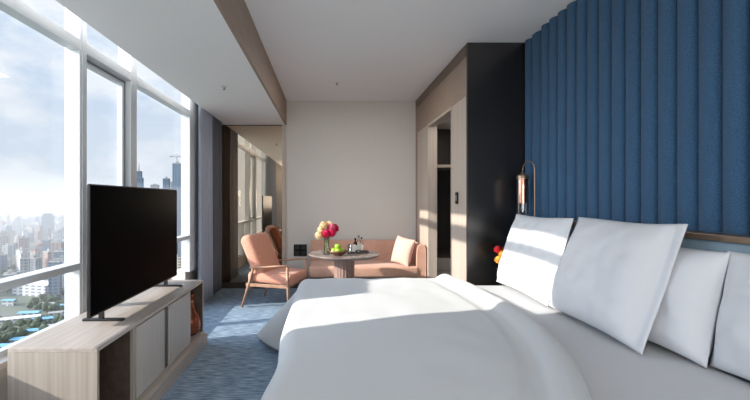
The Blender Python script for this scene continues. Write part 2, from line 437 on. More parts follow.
# duvet: cloth laid on the mattress, hanging over foot and both sides
ZD = .675
def fold_x(y):   # where the duvet ends towards the pillows
    return 1.17-.10*(y-2.6)**2*(2.0 if y < 2.6 else .7)
def duvet():
    bm = bmesh.new()
    nu, nv = 150, 170
    r = .09; over = .66
    def f(u, v):
        y = (BY0-over) + (BY1-BY0+2*over)*v
        yc = min(max(y, BY0), BY1)
        fx = fold_x(yc)
        # u: 0 = fold end, 1 = hem at the foot
        total = (fx - (BX0 - over)); x = fx - total*u
        ox = min(0, x-(BX0+.05)); oy = (y-(BY1-.02)) if y > BY1-.02 else ((y-(BY0+.02)) if y < BY0+.02 else 0)
        x += .03*math.exp(-((y-1.9)/.28)**2)*u; px = max(x, BX0+.05+.03*math.exp(-((y-1.9)/.28)**2)); py = min(max(y, BY0+.02), BY1-.02)
        l = math.hypot(ox, oy)
        crown = .018*math.sin(PI*min(1, max(0, (x-BX0)/(fx-BX0))))*math.sin(PI*min(1, max(0, (y-BY0)/(BY1-BY0))))
        wr = .010*noise.noise(Vector((x*2.2, y*1.6, 3.1))) + .005*noise.noise(Vector((x*7, y*4, 9)))
        z = ZD + crown + wr
        # rolled fold near the pillows
        d = fx-x
        if d < .16:
            z += .042*math.sin(PI*min(1, d/.16))**.8
            z -= .045*max(0, 1-d/.035)**2
        if .16 <= d < .26: z -= .008*math.sin(PI*(d-.16)/.1)
        if l > 0:
            dx, dy = ox/l, oy/l
            corner = 2*min(abs(dx), abs(dy))
            corner = min(1, corner)**1.0
            if l < r*PI/2: h_ = r*math.sin(l/r); dr = r*(1-math.cos(l/r))
            else:
                rest = l-r*PI/2
                flare = .05+.95*corner
                ang = math.atan(flare)
                s_ = y if abs(dx) > abs(dy) else x
                h_ = r + rest*math.sin(ang) + rest*.05*math.sin(s_*11)*(1-corner)
                dr = r + rest*math.cos(ang)
            z = ZD + wr + crown - dr
            px += dx*h_; py += dy*h_
            if z < .02:
                ex = .02-z; z = .02+.004*abs(math.sin(ex*40)); px += dx*ex*.35; py += dy*ex*.35
        return Vector((px, py, z))
    grid(bm, nu, nv, f)
    o = obj('duvet', bm, M['linen'], smooth=True)
    md = o.modifiers.new('thickness', 'SOLIDIFY'); md.thickness = .018; md.offset = 1
    # solidify inward (downwards)
    return tag(o, 'large white duvet spread over the bed and hanging to the carpet at its corner', 'duvet')
dv = duvet()

def pillow(w_, h_, t_, flange, seed):
    """local: width along Y, height along Z (from 0), thickness along X"""
    bm = bmesh.new(); n = 44
    for side in (1, -1):
        def f(u, v, side=side):
            a_, b_ = 2*u-1, 2*v-1
            iu = min(1, abs(a_)*w_/(w_-2*flange)); iv = abs(b_)
            th = (max(0, 1-iu**4)**.5)*(max(0, 1-iv**3)**.5)
            wob = noise.noise(Vector((a_*1.6+seed, b_*1.6, seed*3.3)))
            wr = noise.noise(Vector((a_*5+seed, b_*4, seed*7)))
            pinch_y = 1-.035*(1-a_*a_)*abs(b_)**4*0 - .022*(1-b_*b_)*abs(a_)**3
            pinch_z = 1-.03*(1-a_*a_)*abs(b_)**3
            sag = .02*(1-b_)*(1-a_*a_)
            xx = side*(th*t_/2*(1+.18*wob-.12*b_) + .0025) + .012*wr*th + .012*(1-th)*math.sin(a_*4+seed)*abs(b_)
            return Vector((xx, a_*w_/2*pinch_y, h_/2+b_*h_/2*pinch_z - sag*0))
        grid(bm, n, n, f)
    bmesh.ops.remove_doubles(bm, verts=bm.verts, dist=.0003)
    # close the rim
    be = [e_ for e_ in bm.edges if len(e_.link_faces) == 1]
    try: bmesh.ops.bridge_loops(bm, edges=be)
    except Exception: pass
    return bm
def place_pillow(w_, h_, t_, fl, seed, loc, lean, rotz, label, roll=0):
    o = obj('pillow', pillow(w_, h_, t_, fl, seed), M['pillow'], smooth=True)
    o.location = loc; o.rotation_euler = Euler((roll, lean, rotz), 'XYZ')
    return tag(o, label, 'pillow', 'white bed pillows')
place_pillow(.87, .62, .20, .035, 1.3, (1.49, 3.345, .63), .29, 0.0, 'white pillow next to the bedside lamp, farthest from the viewer')
place_pillow(.95, .635, .22, .07, 2.7, (1.475, 2.455, .635), .33, -0.04, 'large white square-edged pillow standing in the middle of the front row')
place_pillow(.80, .505, .21, .015, 4.1, (1.63, 2.24, .63), .2, -.03, 'white pillow half hidden behind the big front pillow')
place_pillow(.80, .505, .18, .015, 5.9, (1.67, 1.465, .63), .16, .02, 'white pillow cut off by the edge of the view')

# ================================================================== NIGHTSTAND, LAMP, FLOWERS
t = thing('nightstand', 'dark bedside shelf between the bed and the black panel', 'nightstand', (1.67, 3.95, 0))
bm = bmesh.new(); bx(bm, -.17, .18, -.17, .17, .48, .52, .004); obj('nightstand_top', bm, M['console_dark'], t)
bm = bmesh.new(); bx(bm, -.15, .18, -.16, .16, .06, .48, .004); obj('body', bm, M['console_inner'], t)
bm = bmesh.new(); bx(bm, -.162, -.15, -.15, .15, .28, .46, .003); d_ = obj('drawer', bm, M['console_dark'], t)
bm = bmesh.new(); bx(bm, -.175, -.162, -.05, .05, .36, .37); obj('handle', bm, M['bronze'], d_)
bm = bmesh.new(); bx(bm, -.12, .16, -.13, .13, 0, .06); obj('plinth', bm, M['plinth'], t)

t = thing('bedside_lamp', 'copper and glass tube lamp hanging from an arched rod beside the blue padding', 'lamp', (1.80, 3.90, .601))
bm = bmesh.new(); lathe(bm, [(0, 0), (.045, 0), (.045, .012), (0, .012)], 24, (.0, -.115, -.08)); obj('base', bm, M['bronze'], t)
pts = [(.0, -.115, -.07), (.005, -.115, .2), (.02, -.115, .60), (.02, -.115, 1.02)]
for k in range(13):
    a_ = PI*k/12
    pts.append((.02-.02*(1-math.cos(a_)), -.0425-.0725*math.cos(a_), 1.02+.075*math.sin(a_)))
pts.append((-.02, .03, 1.0))
bm = bmesh.new(); tube(bm, pts, .005, 8); obj('pole', bm, M['bronze'], t, smooth=True)
bm = bmesh.new(); lathe(bm, [(0, 1.005), (.012, 1.005), (.02, .985), (.05, .975), (.052, .965), (.052, .94), (.0, .94)], 28, (-.02, .03, 0)); smooth_by_angle(obj('cap', bm, M['bronze'], t))
bm = bmesh.new(); lathe(bm, [(.047, .94), (.047, .72), (.044, .72), (.044, .94)], 28, (-.02, .03, 0)); smooth_by_angle(obj('reflector', bm, M['copper'], t))
bm = bmesh.new(); lathe(bm, [(.051, .94), (.051, .62), (.049, .62), (.049, .94)], 28, (-.02, .03, 0)); smooth_by_angle(obj('lamp_shade', bm, M['clear'], t))

def vase(bm, H, r0, r1, t_=.003, seg=24, center=(0, 0, 0)):
    lathe(bm, [(0, 0), (r0*.9, 0), (r0, .01), (r1*.8, H*.6), (r1, H), (r1-t_, H), (r1*.8-t_, H*.6), (r0-t_, .015), (0, .012)], seg, center)
def blossom(m, R, parent, loc, seed):
    rnd = random.Random(seed)
    bm = bmesh.new()
    for ring in range(6):
        tilt = .12+.40*ring; n = max(3, int(3+8*math.sin(min(tilt, PI/2))))
        for k in range(n):
            a_ = 2*PI*k/n+ring*.7+rnd.uniform(-.2, .2); tl = tilt+rnd.uniform(-.12, .12)
            d = Vector((math.cos(a_)*math.sin(tl), math.sin(a_)*math.sin(tl), math.cos(tl)))
            s1 = d.orthogonal().normalized(); up = (Vector((0, 0, 1))-d*d.z); up = up.normalized() if up.length > .05 else s1
            sd_ = d.cross(up).normalized(); rows = []
            for i in range(4):
                u = i/3; wv = R*.34*math.sin(PI*(.15+.72*u))
                rows.append([bm.verts.new(d*R*(.62+.42*u*u+.05*abs(q)) + up*R*(-.45+.95*u) + sd_*wv*q) for q in (-1, 0, 1)])
            for A, B in zip(rows, rows[1:]):
                for q in range(2): bm.faces.new((A[q], A[q+1], B[q+1], B[q]))
    tmp = bmesh.new(); bmesh.ops.create_icosphere(tmp, subdivisions=2, radius=R*.66); merge(bm, tmp)
    o = obj('blossom', bm, m, parent, smooth=True, recalc=False, loc=loc); o.rotation_euler = (rnd.uniform(-.5, .5), rnd.uniform(-.5, .5), rnd.uniform(0, 6))
    return o
def bouquet(root, H, spots, R):
    for i, (dx, dy, dz, m) in enumerate(spots):
        bm = bmesh.new(); tube(bm, [(dx*-.15, dy*-.15, .02), (dx*.2, dy*.2, H*.8), (dx, dy, dz-R*.2)], .0025, 6)
        obj('stem', bm, M['stem'], root, smooth=True)
        blossom(M[m], R, root, (dx, dy, dz), i*7+3)
    bm = bmesh.new()
    for k in range(9):
        a_ = k*2.3; d = Vector((math.cos(a_), math.sin(a_), .5)).normalized(); p0 = Vector((0, 0, H*.92)); s = Vector((-math.sin(a_), math.cos(a_), 0))
        rows = []
        for i in range(5):
            u = i/4; wv = R*.35*math.sin(PI*(.05+.9*u)); c0 = p0+d*R*1.9*u+Vector((0, 0, -R*.5*u*u)); rows.append([bm.verts.new(c0+s*wv*q) for q in (-1, 0, 1)])
        for A, B in zip(rows, rows[1:]):
            for q in range(2): bm.faces.new((A[q], A[q+1], B[q+1], B[q]))
    lv = obj('leaves', bm, M['leafm'], root, smooth=True, recalc=False)

t = thing('bedside_flowers', 'small glass vase of red and orange flowers behind the farthest pillow', 'flower vase', (1.595, 3.93, .521))
bm = bmesh.new(); vase(bm, .20, .03, .032); obj('vase', bm, M['clear'], t, smooth=True)
bouquet(t, .2, [(-.04, 0, .37, 'redp'), (-.01, -.03, .33, 'orangep'), (.045, .03, .36, 'orangep'), (-.035, .0, .275, 'orangep')], .036)

# ================================================================== MEDIA CONSOLE
t = thing('media_console', 'long low pale oak media console under the windows', 'console', (-1.41, 3.11, 0))
CX0, CX1, CY0, CY1, ZT = -.215, .24, -.93, .93, .60
bm = bmesh.new(); bx(bm, CX0, CX1, CY0, CY1, ZT-.022, ZT, .002); obj('console_top', bm, M['console_wood'], t)
bm = bmesh.new(); bx(bm, CX0, CX1, CY0, CY0+.02, .10, ZT-.022); obj('side_panel', bm, M['console_end'], t)
bm = bmesh.new(); bx(bm, CX0, CX1, CY1-.02, CY1, .10, ZT-.022); obj('side_panel', bm, M['console_end'], t)
bm = bmesh.new(); bx(bm, CX0, CX1, CY0+.02, CY1-.02, .10, .125); obj('bottom_panel', bm, M['console_wood'], t)
bm = bmesh.new(); bx(bm, CX0, CX0+.015, CY0+.02, CY1-.02, .125, ZT-.022); obj('back_panel', bm, M['console_inner'], t)
bm = bmesh.new(); bx(bm, CX0+.02, CX1+.035, CY0, CY1+.01, 0, .10, .004); obj('plinth', bm, M['console_wood'], t)
for yy in (-.50, .555):
    bm = bmesh.new(); bx(bm, CX0+.015, CX1-.022, yy-.018, yy, .125, ZT-.022); dv_ = obj('divider', bm, M['console_inner'], t)
    bm = bmesh.new(); bx(bm, CX1-.022, CX1-.003, yy-.020, yy+.004, .125, ZT-.022); obj('front_edge', bm, M['console_end'], dv_)
bm = bmesh.new(); bx(bm, CX0+.016, CX1-.004, CY1-.026, CY1-.0205, .126, ZT-.023); obj('niche_lining', bm, M['console_inner'], t)
for a0, a1 in ((-.48, -.025), (.065, .553)):
    bm = bmesh.new(); bx(bm, CX1-.02, CX1-.001, a0, a1, .13, ZT-.03, .003); obj('door', bm, M['console_door'], t)
bm = bmesh.new(); bx(bm, CX1-.05, CX1-.012, -.022, .062, .13, ZT-.026); obj('centre_panel', bm, M['console_dark'], t)

t = thing('copper_vase', 'round-bellied amber copper vase standing in the end niche of the console', 'vase', (-1.255, 3.92, .126))
bm = bmesh.new(); lathe(bm, [(0, 0), (.05, 0), (.08, .03), (.092, .09), (.078, .16), (.042, .23), (.026, .30), (.034, .37), (.028, .37), (.02, .30), (.03, .23), (0, .2)], 32)
obj('vase_body', bm, mat('amber_lustre', (168, 92, 58), .2, metal=.5, var=(120, 60, 40), scale=(6, 6, 14)), t, smooth=True)
bm = bmesh.new(); lathe(bm, [(.027, .292), (.032, .30), (.027, .308)], 24); obj('neck_ring', bm, M['bronze'], t, smooth=True)

# ================================================================== TELEVISION
t = thing('television', 'large flat black television standing on the console', 'television', (-1.40, 3.235, .60))
bm = bmesh.new(); bx(bm, -.012, .010, -.725, .725, .055, .845, .006); obj('tv_body', bm, M['tv_body'], t)
bm = bmesh.new(); bx(bm, .0095, .0125, -.716, .716, .068, .836); obj('screen', bm, M['tv_screen'], t)
bm = bmesh.new(); bx(bm, -.050, -.010, -.45, .45, .10, .50, .012); obj('back_cover', bm, M['tv_body'], t)
for yy in (-.56, .50):
    bm = bmesh.new(); bx(bm, -.12, .13, yy-.02, yy+.02, .001, .014, .003); bx(bm, -.022, .004, yy-.012, yy+.012, .012, .06); obj('tv_foot', bm, M['tv_body'], t)

# ================================================================== ARMCHAIR
def cushion_bm(w_, d_, h_, seed=0, puff=.6):
    bm = bmesh.new(); bx(bm, -d_/2, d_/2, -w_/2, w_/2, 0, h_, min(h_, d_)*.38, 5)
    return bm
t = thing('lounge_chair', 'salmon upholstered lounge chair with open wooden arms beside the round table', 'armchair', (-.645, 5.62, 0), -.30)
for s in (-1, 1):
    y0 = s*.325
    bm = bmesh.new(); tube(bm, [(-.36, y0, .0), (-.27, y0, .27), (-.20, y0, .50)], [.013, .018, .014], 10, flat=1.3); obj('rear_leg', bm, M['walnut'], t, smooth=True)
    bm = bmesh.new(); tube(bm, [(.27, y0, .0), (.265, y0, .3), (.255, y0, .535)], [.012, .018, .016], 10); obj('front_leg', bm, M['walnut'], t, smooth=True)
    bm = bmesh.new(); tube(bm, [(-.25, y0, .505), (-.17, y0, .512), (-.02, y0, .522), (.14, y0, .54), (.29, y0*1.0, .55)], [.012, .02, .024, .024, .018], 12, flat=.5); obj('armrest', bm, M['walnut'], t, smooth=True)
    bm = bmesh.new(); bx(bm, -.30, .265, y0-.012, y0+.012, .27, .31, .004); obj('side_rail', bm, M['walnut'], t)
bm = bmesh.new(); bx(bm, .245, .27, -.32, .32, .27, .31, .004); obj('front_rail', bm, M['walnut'], t)
bm = bmesh.new(); bx(bm, -.27, -.245, -.32, .32, .24, .28, .004); obj('back_rail', bm, M['walnut'], t)
# back frame: two slanted posts with rungs
bm = bmesh.new()
for s in (-1, 1): tube(bm, [(-.17, s*.26, .28), (-.30, s*.26, .60), (-.385, s*.25, .87)], [.014, .014, .011], 8)
for k in range(5):
    f_ = .15+.2*k; x_ = -.19-.19*f_; z_ = .34+.50*f_
    tube(bm, [(x_, -.26, z_), (x_, .26, z_)], .009, 8)
obj('back_frame', bm, M['walnut'], t, smooth=True)
bm = cushion_bm(.61, .60, .13)
o = obj('seat_cushion', bm, M['salmon'], t, loc=(-.005, 0, .305)); o.rotation_euler = (0, .05, 0); smooth_by_angle(o, 70)
bm = bmesh.new(); bx(bm, -.085, .085, -.295, .295, 0, .56, .065, 6)
for v in bm.verts:
    u_ = 1-abs(v.co.z/.56*2-1)**2; v.co.x *= .85+.3*u_; v.co.y *= 1-.04*(1-u_)
o = obj('back_cushion', bm, M['salmon'], t, loc=(-.135, 0, .385)); o.rotation_euler = (0, -.43, 0); smooth_by_angle(o, 70)

# ================================================================== ROUND TABLE
TX, TY, TZ = .195, 5.17, .71
t = thing('round_table', 'small round grey stone-topped table on a fluted column in front of the sofa', 'table', (TX, TY, 0))
bm = bmesh.new(); lathe(bm, [(0, TZ-.035), (.40, TZ-.035), (.425, TZ-.018), (.43, TZ-.006), (.424, TZ), (0, TZ)], 64); smooth_by_angle(obj('tabletop', bm, M['stone'], t), 40)
bm = bmesh.new(); lathe(bm, [(.118, .04), (.118, TZ-.036)], 160, rmod=lambda a_: 1+.05*abs(math.sin(a_*10))); lathe(bm, [(0, TZ-.036), (.118, TZ-.036)], 160, rmod=lambda a_: 1+.05*abs(math.sin(a_*10)))
obj('column', bm, M['pedestal'], t, smooth=False)
bm = bmesh.new(); lathe(bm, [(0, 0), (.23, 0), (.235, .01), (.23, .035), (.12, .042), (0, .042)], 48); smooth_by_angle(obj('base', bm, M['bronze'], t))

t = thing('flower_vase', 'clear glass vase with magenta and cream flowers on the round table', 'flower vase', (-.015, 5.05, TZ))
bm = bmesh.new(); vase(bm, .21, .042, .036); obj('vase', bm, M['clear'], t, smooth=True)
bouquet(t, .21, [(.06, -.05, .25, 'magenta'), (.0, -.06, .24, 'magenta'), (.03, 0, .33, 'cream'), (-.06, .02, .28, 'cream'), (.09, .02, .30, 'magenta'), (-.09, -.03, .22, 'cream'), (.02, .06, .33, 'cream'), (.045, -.03, .31, 'pinkp'), (-.03, -.04, .335, 'cream')], .050)

t = thing('fruit_bowl', 'shallow brown bowl holding green apples on the round table', 'bowl', (.115, 4.98, TZ))
bm = bmesh.new(); lathe(bm, [(0, 0), (.05, 0), (.055, .008), (.10, .03), (.115, .055), (.109, .055), (.095, .034), (.05, .014), (0, .012)], 36); obj('bowl_body', bm, M['bowl'], t, smooth=True)
bm = bmesh.new(); lathe(bm, [(.113, .053), (.118, .056), (.113, .059), (.109, .056), (.113, .053)], 36); obj('rim', bm, M['bronze'], t, smooth=True)
def apple_mesh():
    bm = bmesh.new(); lathe(bm, [(0, .008), (.012, .002), (.026, .006), (.036, .026), (.036, .044), (.024, .062), (.010, .064), (0, .056)], 20); return bm
first = None
spots = [((.115, 4.965, .726), 'green apple at the front of the fruit bowl'), ((.155, 5.01, .727), 'green apple at the right side of the fruit bowl'),
         ((.072, 5.0, .727), 'green apple at the left side of the fruit bowl'), ((.118, 5.03, .729), 'green apple at the back of the fruit bowl'), ((.112, 4.995, .775), 'green apple on top of the others in the fruit bowl')]
for i, (lc, lb) in enumerate(spots):
    if first is None:
        first = obj('apple', apple_mesh(), M['green'], smooth=True, loc=lc); a0 = first
        bm = bmesh.new(); tube(bm, [(0, 0, .055), (.003, 0, .075)], .0018, 6); fs = obj('stem', bm, M['bowl'], first)
    else:
        a0 = first.copy(); C.objects.link(a0); a0.location = lc; c2 = fs.copy(); C.objects.link(c2); c2.parent = a0
    tag(a0, lb, 'apple', 'green apples in the bowl')

t = thing('serving_tray', 'small dark tray carrying bottles behind the fruit bowl', 'tray', (.36, 5.22, TZ))
bm = bmesh.new(); bx(bm, -.13, .13, -.08, .08, 0, .008, .003); obj('tray_base', bm, M['tray'], t)
bm = bmesh.new(); bx(bm, -.13, .13, -.08, -.074, .008, .02); bx(bm, -.13, .13, .074, .08, .008, .02); bx(bm, -.13, -.124, -.074, .074, .008, .02); bx(bm, .124, .13, -.074, .074, .008, .02); obj('rim', bm, M['tray'], t)
def bottle(loc, label, H, r, body, cap, seg=24):
    t = thing('bottle', label, 'bottle', loc, group='small bottles on the tray')
    bm = bmesh.new(); lathe(bm, [(0, 0), (r, 0), (r, H*.6), (r*.8, H*.7), (r*.38, H*.78), (r*.36, H*.9), (0, H*.9)], seg); obj('bottle_body', bm, body, t, smooth=True)
    bm = bmesh.new(); lathe(bm, [(0, H*.885), (r*.45, H*.885), (r*.45, H), (0, H)], 16); obj('cap', bm, cap, t)
    bm = bmesh.new(); lathe(bm, [(r*1.01, H*.15), (r*1.01, H*.5)], seg); obj('bottle_label', bm, M['label'], t, smooth=True)
TT = TZ+.009
bottle((.33, 5.20, TT), 'small dark amber bottle with white label on the tray', .17, .026, M['amber'], M['black_plastic'])
bottle((.405, 5.19, TT), 'slim clear bottle with dark cap on the tray', .18, .022, M['clear'], M['black_plastic'])
bottle((.375, 5.26, TT), 'tall clear bottle with silver cap at the back of the tray', .20, .026, M['clear'], M['grey_metal'])
def tumbler(loc, label):
    bm = bmesh.new(); lathe(bm, [(0, 0), (.03, 0), (.034, .09), (.032, .09), (.028, .006), (0, .006)], 24)
    return tag(obj('tumbler', bm, M['clear'], smooth=True, loc=loc), label, 'glass', 'drinking glasses on the tray')
tumbler((.268, 5.18, TT), 'short clear drinking glass at the front of the tray'); tumbler((.275, 5.26, TT), 'short clear drinking glass at the back of the tray')
bm = bmesh.new(); bx(bm, -.05, .05, -.004, .004, 0, .12)
o = obj('menu_card', bm, M['label'], loc=(.305, 5.165, TT+.0)); tag(o, 'small white card propped at the front of the tray', 'card'); o.scale = (.5, 1, .8)

# ================================================================== SOFA
SX0, SX1 = -.26, 1.325
t = thing('sofa', 'dusty pink built-in sofa with rounded end against the taupe wall', 'sofa', ((SX0+SX1)/2, 6.1, 0))
hw = (SX1-SX0)/2
bm = bmesh.new(); bx(bm, -hw, hw-.10, -.32, .34, .30, .45, .035, 4); smooth_by_angle(obj('seat', bm, M['sofa'], t), 60)
bm = bmesh.new(); bx(bm, -hw+.01, hw-.02, -.28, .40, .0, .30, .01); obj('plinth', bm, M['plinth'], t)
# backrest wraps around the right end
def wrap():
    bm = bmesh.new(); path = []
    path.append((-hw, .40)); path.append((0, .40)); path.append((hw-.28, .40))
    for k in range(9):
        a_ = PI/2*(1-k/8); path.append((hw-.28+.22*math.cos(a_)+.0, .18+.22*math.sin(a_)))
    path.append((hw-.06, -.10)); path.append((hw-.06, -.30))
    th = .06; rows = []
    for i, p in enumerate(path):
        p = Vector((p[0], p[1], 0)); a0 = Vector((*path[max(0, i-1)], 0)); a1 = Vector((*path[min(len(path)-1, i+1)], 0))
        d = (a1-a0).normalized(); nrm = Vector((-d.y, d.x, 0))
        prof = [(-th, .28), (-th*1.12, .5), (-th, .68), (-th*.7, .73), (0, .75), (th*.7, .73), (th, .68), (th, .28)]
        rows.append([bm.verts.new((p.x+nrm.x*q, p.y+nrm.y*q, z)) for q, z in prof])
    for A, B in zip(rows, rows[1:]):
        for k in range(len(A)): bm.faces.new((A[k], A[(k+1) % len(A)], B[(k+1) % len(A)], B[k]))
    bm.faces.new(rows[0]); bm.faces.new(rows[-1][::-1])
    return bm
smooth_by_angle(obj('backrest', wrap(), M['sofa'], t), 50)

bm = bmesh.new()
for side in (1, -1):
    def f(u, v, side=side):
        a_, b_ = 2*u-1, 2*v-1
        th = (max(0, 1-abs(a_)**2.2)*max(0, 1-abs(b_)**2.2))**.6
        return Vector((a_*.195*(1-.07*(1-b_*b_)*abs(a_)), side*th*.085, .195+b_*.195*(1-.07*(1-a_*a_)*abs(b_))))
    grid(bm, 24, 24, f)
bmesh.ops.remove_doubles(bm, verts=bm.verts, dist=.0005)
o = obj('throw_cushion', bm, M['cushion'], smooth=True, loc=(.99, 5.98, .453)); o.rotation_euler = (-.25, .10, -1.05)
tag(o, 'pale pink square throw cushion leaning at the rounded end of the sofa', 'cushion')

# ================================================================== SMALL FITTINGS
t = thing('wall_socket', 'black wall socket plate low on the taupe wall behind the chair', 'socket', (-.425, YB, .58))
bm = bmesh.new(); bx(bm, -.10, .10, -.012, -.0005, -.09, .09, .003); obj('socket_plate', bm, M['black_plastic'], t)
for dx in (-.05, .05):
    for dz in (-.045, .045):
        bm = bmesh.new(); bx(bm, dx-.035, dx+.035, -.016, -.012, dz-.032, dz+.032, .001); obj('socket_module', bm, M['tv_body'], t)
t = thing('light_switch', 'small black switch on the pale oak panel by the closet', 'switch', (XC-.0045, 4.46, 1.37))
bm = bmesh.new(); bx(bm, -.010, 0, -.04, .04, -.06, .06, .002); obj('switch_plate', bm, M['black_plastic'], t)
bm = bmesh.new(); bx(bm, -.014, -.010, -.025, .025, -.03, .03, .001); obj('switch_button', bm, M['grey_metal'], t)

t = thing('air_grille', 'long slotted air grille along the top of the closet wall', 'air vent', (XC, 5.37, 2.80))
bm = bmesh.new(); bx(bm, -.008, 0, -1.18, 1.18, -.05, -.043); bx(bm, -.008, 0, -1.18, 1.18, .043, .05); bx(bm, -.008, 0, -1.18, -1.17, -.043, .043); bx(bm, -.008, 0, 1.17, 1.18, -.043, .043); obj('grille_frame', bm, M['grey_metal'], t)
bm = bmesh.new()
for k in range(8): bx(bm, -.006, 0, -1.17, 1.17, -.041+k*.0105, -.036+k*.0105)
obj('slats', bm, M['taupe'], t)
def sprinkler(x, y, z, label):
    t = thing('sprinkler', label, 'sprinkler', (x, y, z), group='ceiling sprinklers')
    bm = bmesh.new(); lathe(bm, [(0, 0), (.03, 0), (.028, -.008), (0, -.01)], 20); obj('cover_plate', bm, M['frame_white'], t)
    bm = bmesh.new(); lathe(bm, [(0, -.01), (.006, -.01), (.006, -.03), (.014, -.032), (.014, -.035), (0, -.035)], 12); obj('nozzle', bm, M['grey_metal'], t)
sprinkler(-1.05, 4.35, ZS, 'sprinkler head in the low soffit by the windows')
sprinkler(.115, 5.55, ZC, 'sprinkler head in the high ceiling above the table')

# closet fittings
t = thing('closet_shelf', 'thin pale shelf across the dark closet', 'shelf', (1.78, 6.2, 1.80))
bm = bmesh.new(); bx(bm, -.32, .315, -.30, .295, 0, .03, .003); obj('board', bm, M['wood_panel'], t)
bm = bmesh.new(); bx(bm, -.32, .315, -.31, -.30, -.004, .034); obj('edge_strip', bm, M['wood_panel'], t)
t = thing('closet_drawer_unit', 'low pale drawer unit inside the closet', 'drawer unit', (1.78, 6.2, 0))
bm = bmesh.new(); bx(bm, -.32, .315, -.28, .295, .20, .56, .004); obj('body', bm, M['wood_panel'], t)
bm = bmesh.new(); bx(bm, -.32, .315, -.30, .295, .56, .60, .004); obj('unit_top', bm, M['closet_dark'], t)
bm = bmesh.new(); bx(bm, -.31, .31, -.24, .28, 0, .20); obj('plinth', bm, M['closet_dark'], t)
for a0, a1 in ((.21, .375), (.385, .55)):
    bm = bmesh.new(); bx(bm, -.31, .305, -.298, -.28, a0, a1, .003); obj('drawer', bm, M['wood_panel'], t)

# ================================================================== THE CITY OUTSIDE
G = -120.0   # street level below the room
def hz_mat(name, col, rough=.8, win=None):
    m, n, b = base_mat(name); b.inputs['Roughness'].default_value = rough; b.inputs['Base Color'].default_value = lin(col); b.inputs['Specular IOR Level'].default_value = .3
    if win:
        g = n.nodes.new('ShaderNodeNewGeometry'); mpn = n.nodes.new('ShaderNodeMapping'); mpn.inputs['Rotation'].default_value = (PI/2, 0, .6); mpn.inputs['Location'].default_value = (.2, .3, 0)
        n.links.new(g.outputs['Position'], mpn.inputs[0])
        sp = n.nodes.new('ShaderNodeSeparateXYZ'); n.links.new(g.outputs['Position'], sp.inputs[0])
        def stripe(src, per, duty):
            d = n.nodes.new('ShaderNodeMath'); d.operation = 'DIVIDE'; n.links.new(src, d.inputs[0]); d.inputs[1].default_value = per
            fr_ = n.nodes.new('ShaderNodeMath'); fr_.operation = 'FRACT'; n.links.new(d.outputs[0], fr_.inputs[0])
            lt = n.nodes.new('ShaderNodeMath'); lt.operation = 'LESS_THAN'; n.links.new(fr_.outputs[0], lt.inputs[0]); lt.inputs[1].default_value = duty
            return lt.outputs[0]
        ad = n.nodes.new('ShaderNodeMath'); ad.operation = 'ADD'; n.links.new(sp.outputs[0], ad.inputs[0]); n.links.new(sp.outputs[1], ad.inputs[1])
        s1 = stripe(sp.outputs[2], 4.0, .5); s2 = stripe(ad.outputs[0], 7.0, .6)
        ml = n.nodes.new('ShaderNodeMath'); ml.operation = 'MULTIPLY'; n.links.new(s1, ml.inputs[0]); n.links.new(s2, ml.inputs[1])
        mm = n.nodes.new('ShaderNodeMix'); mm.data_type = 'RGBA'; n.links.new(ml.outputs[0], mm.inputs[0]); mm.inputs[6].default_value = lin(col); mm.inputs[7].default_value = lin(win)
        n.links.new(mm.outputs[2], b.inputs['Base Color'])
    return m
Bm = [hz_mat('facade_grey', (150, 150, 148), win=(92, 100, 110)), hz_mat('facade_beige', (178, 168, 155), win=(110, 108, 108)), hz_mat('facade_white', (200, 200, 198), win=(120, 128, 138)),
      hz_mat('facade_pinkish', (170, 146, 134), win=(104, 98, 98)), hz_mat('facade_blue', (112, 126, 140), win=(74, 88, 104))]
Mroof = hz_mat('flat_roof', (160, 158, 154)); Mred = hz_mat('red_roof', (150, 98, 82)); Mblue = hz_mat('blue_roof', (120, 176, 204)); Mwhite = hz_mat('white_roof', (222, 224, 222))
Mgreen = mat('tree_crown', (78, 92, 66), .9, var=(60, 76, 52), scale=(.3, .3, .3)); Mtrunk = hz_mat('trunk', (80, 64, 50))
Mland = mat('city_ground', (112, 116, 104), .95, var=(86, 98, 76), scale=(.008, .008, .008), detail=6)
Msea = mat('sea_water', (150, 170, 184), .35, var=(160, 178, 190), scale=(.0004, .002, 1))
bm = bmesh.new()
v = [bm.verts.new(p) for p in ((-6000, -400, G), (-60, -400, G), (-60, 2450, G), (-700, 2600, G), (-1600, 2350, G), (-3000, 2700, G), (-6000, 2600, G))]; bm.faces.new(v)
o = obj('city_ground', bm, Mland); o['kind'] = 'structure'; o['label'] = 'ground of the city far below'; o['category'] = 'ground'
bm = bmesh.new(); v = [bm.verts.new(p) for p in ((-40000, 200, G-2), (12000, 200, G-2), (12000, 40000, G-2), (-40000, 40000, G-2))]; bm.faces.new(v)
o = obj('sea', bm, Msea); tag(o, 'pale sea stretching to the horizon beyond the city', 'sea', kind='structure')
# distant hills across the bay
bm = bmesh.new()
def hill(u, v_):
    x = -12500+6500*u; y_ = 14000+900*(v_-.5)*2
    h = (60+170*max(0, noise.noise(Vector((u*6, 2.2, 0)))+.25))*math.sin(PI*v_)*math.sin(PI*u)**.5
    return Vector((x, y_, G-2+max(0, h)))
grid(bm, 60, 9, hill); o = obj('hills', bm, Mland, smooth=True); tag(o, 'low faint hills on the far shore of the bay', 'hills', kind='structure')

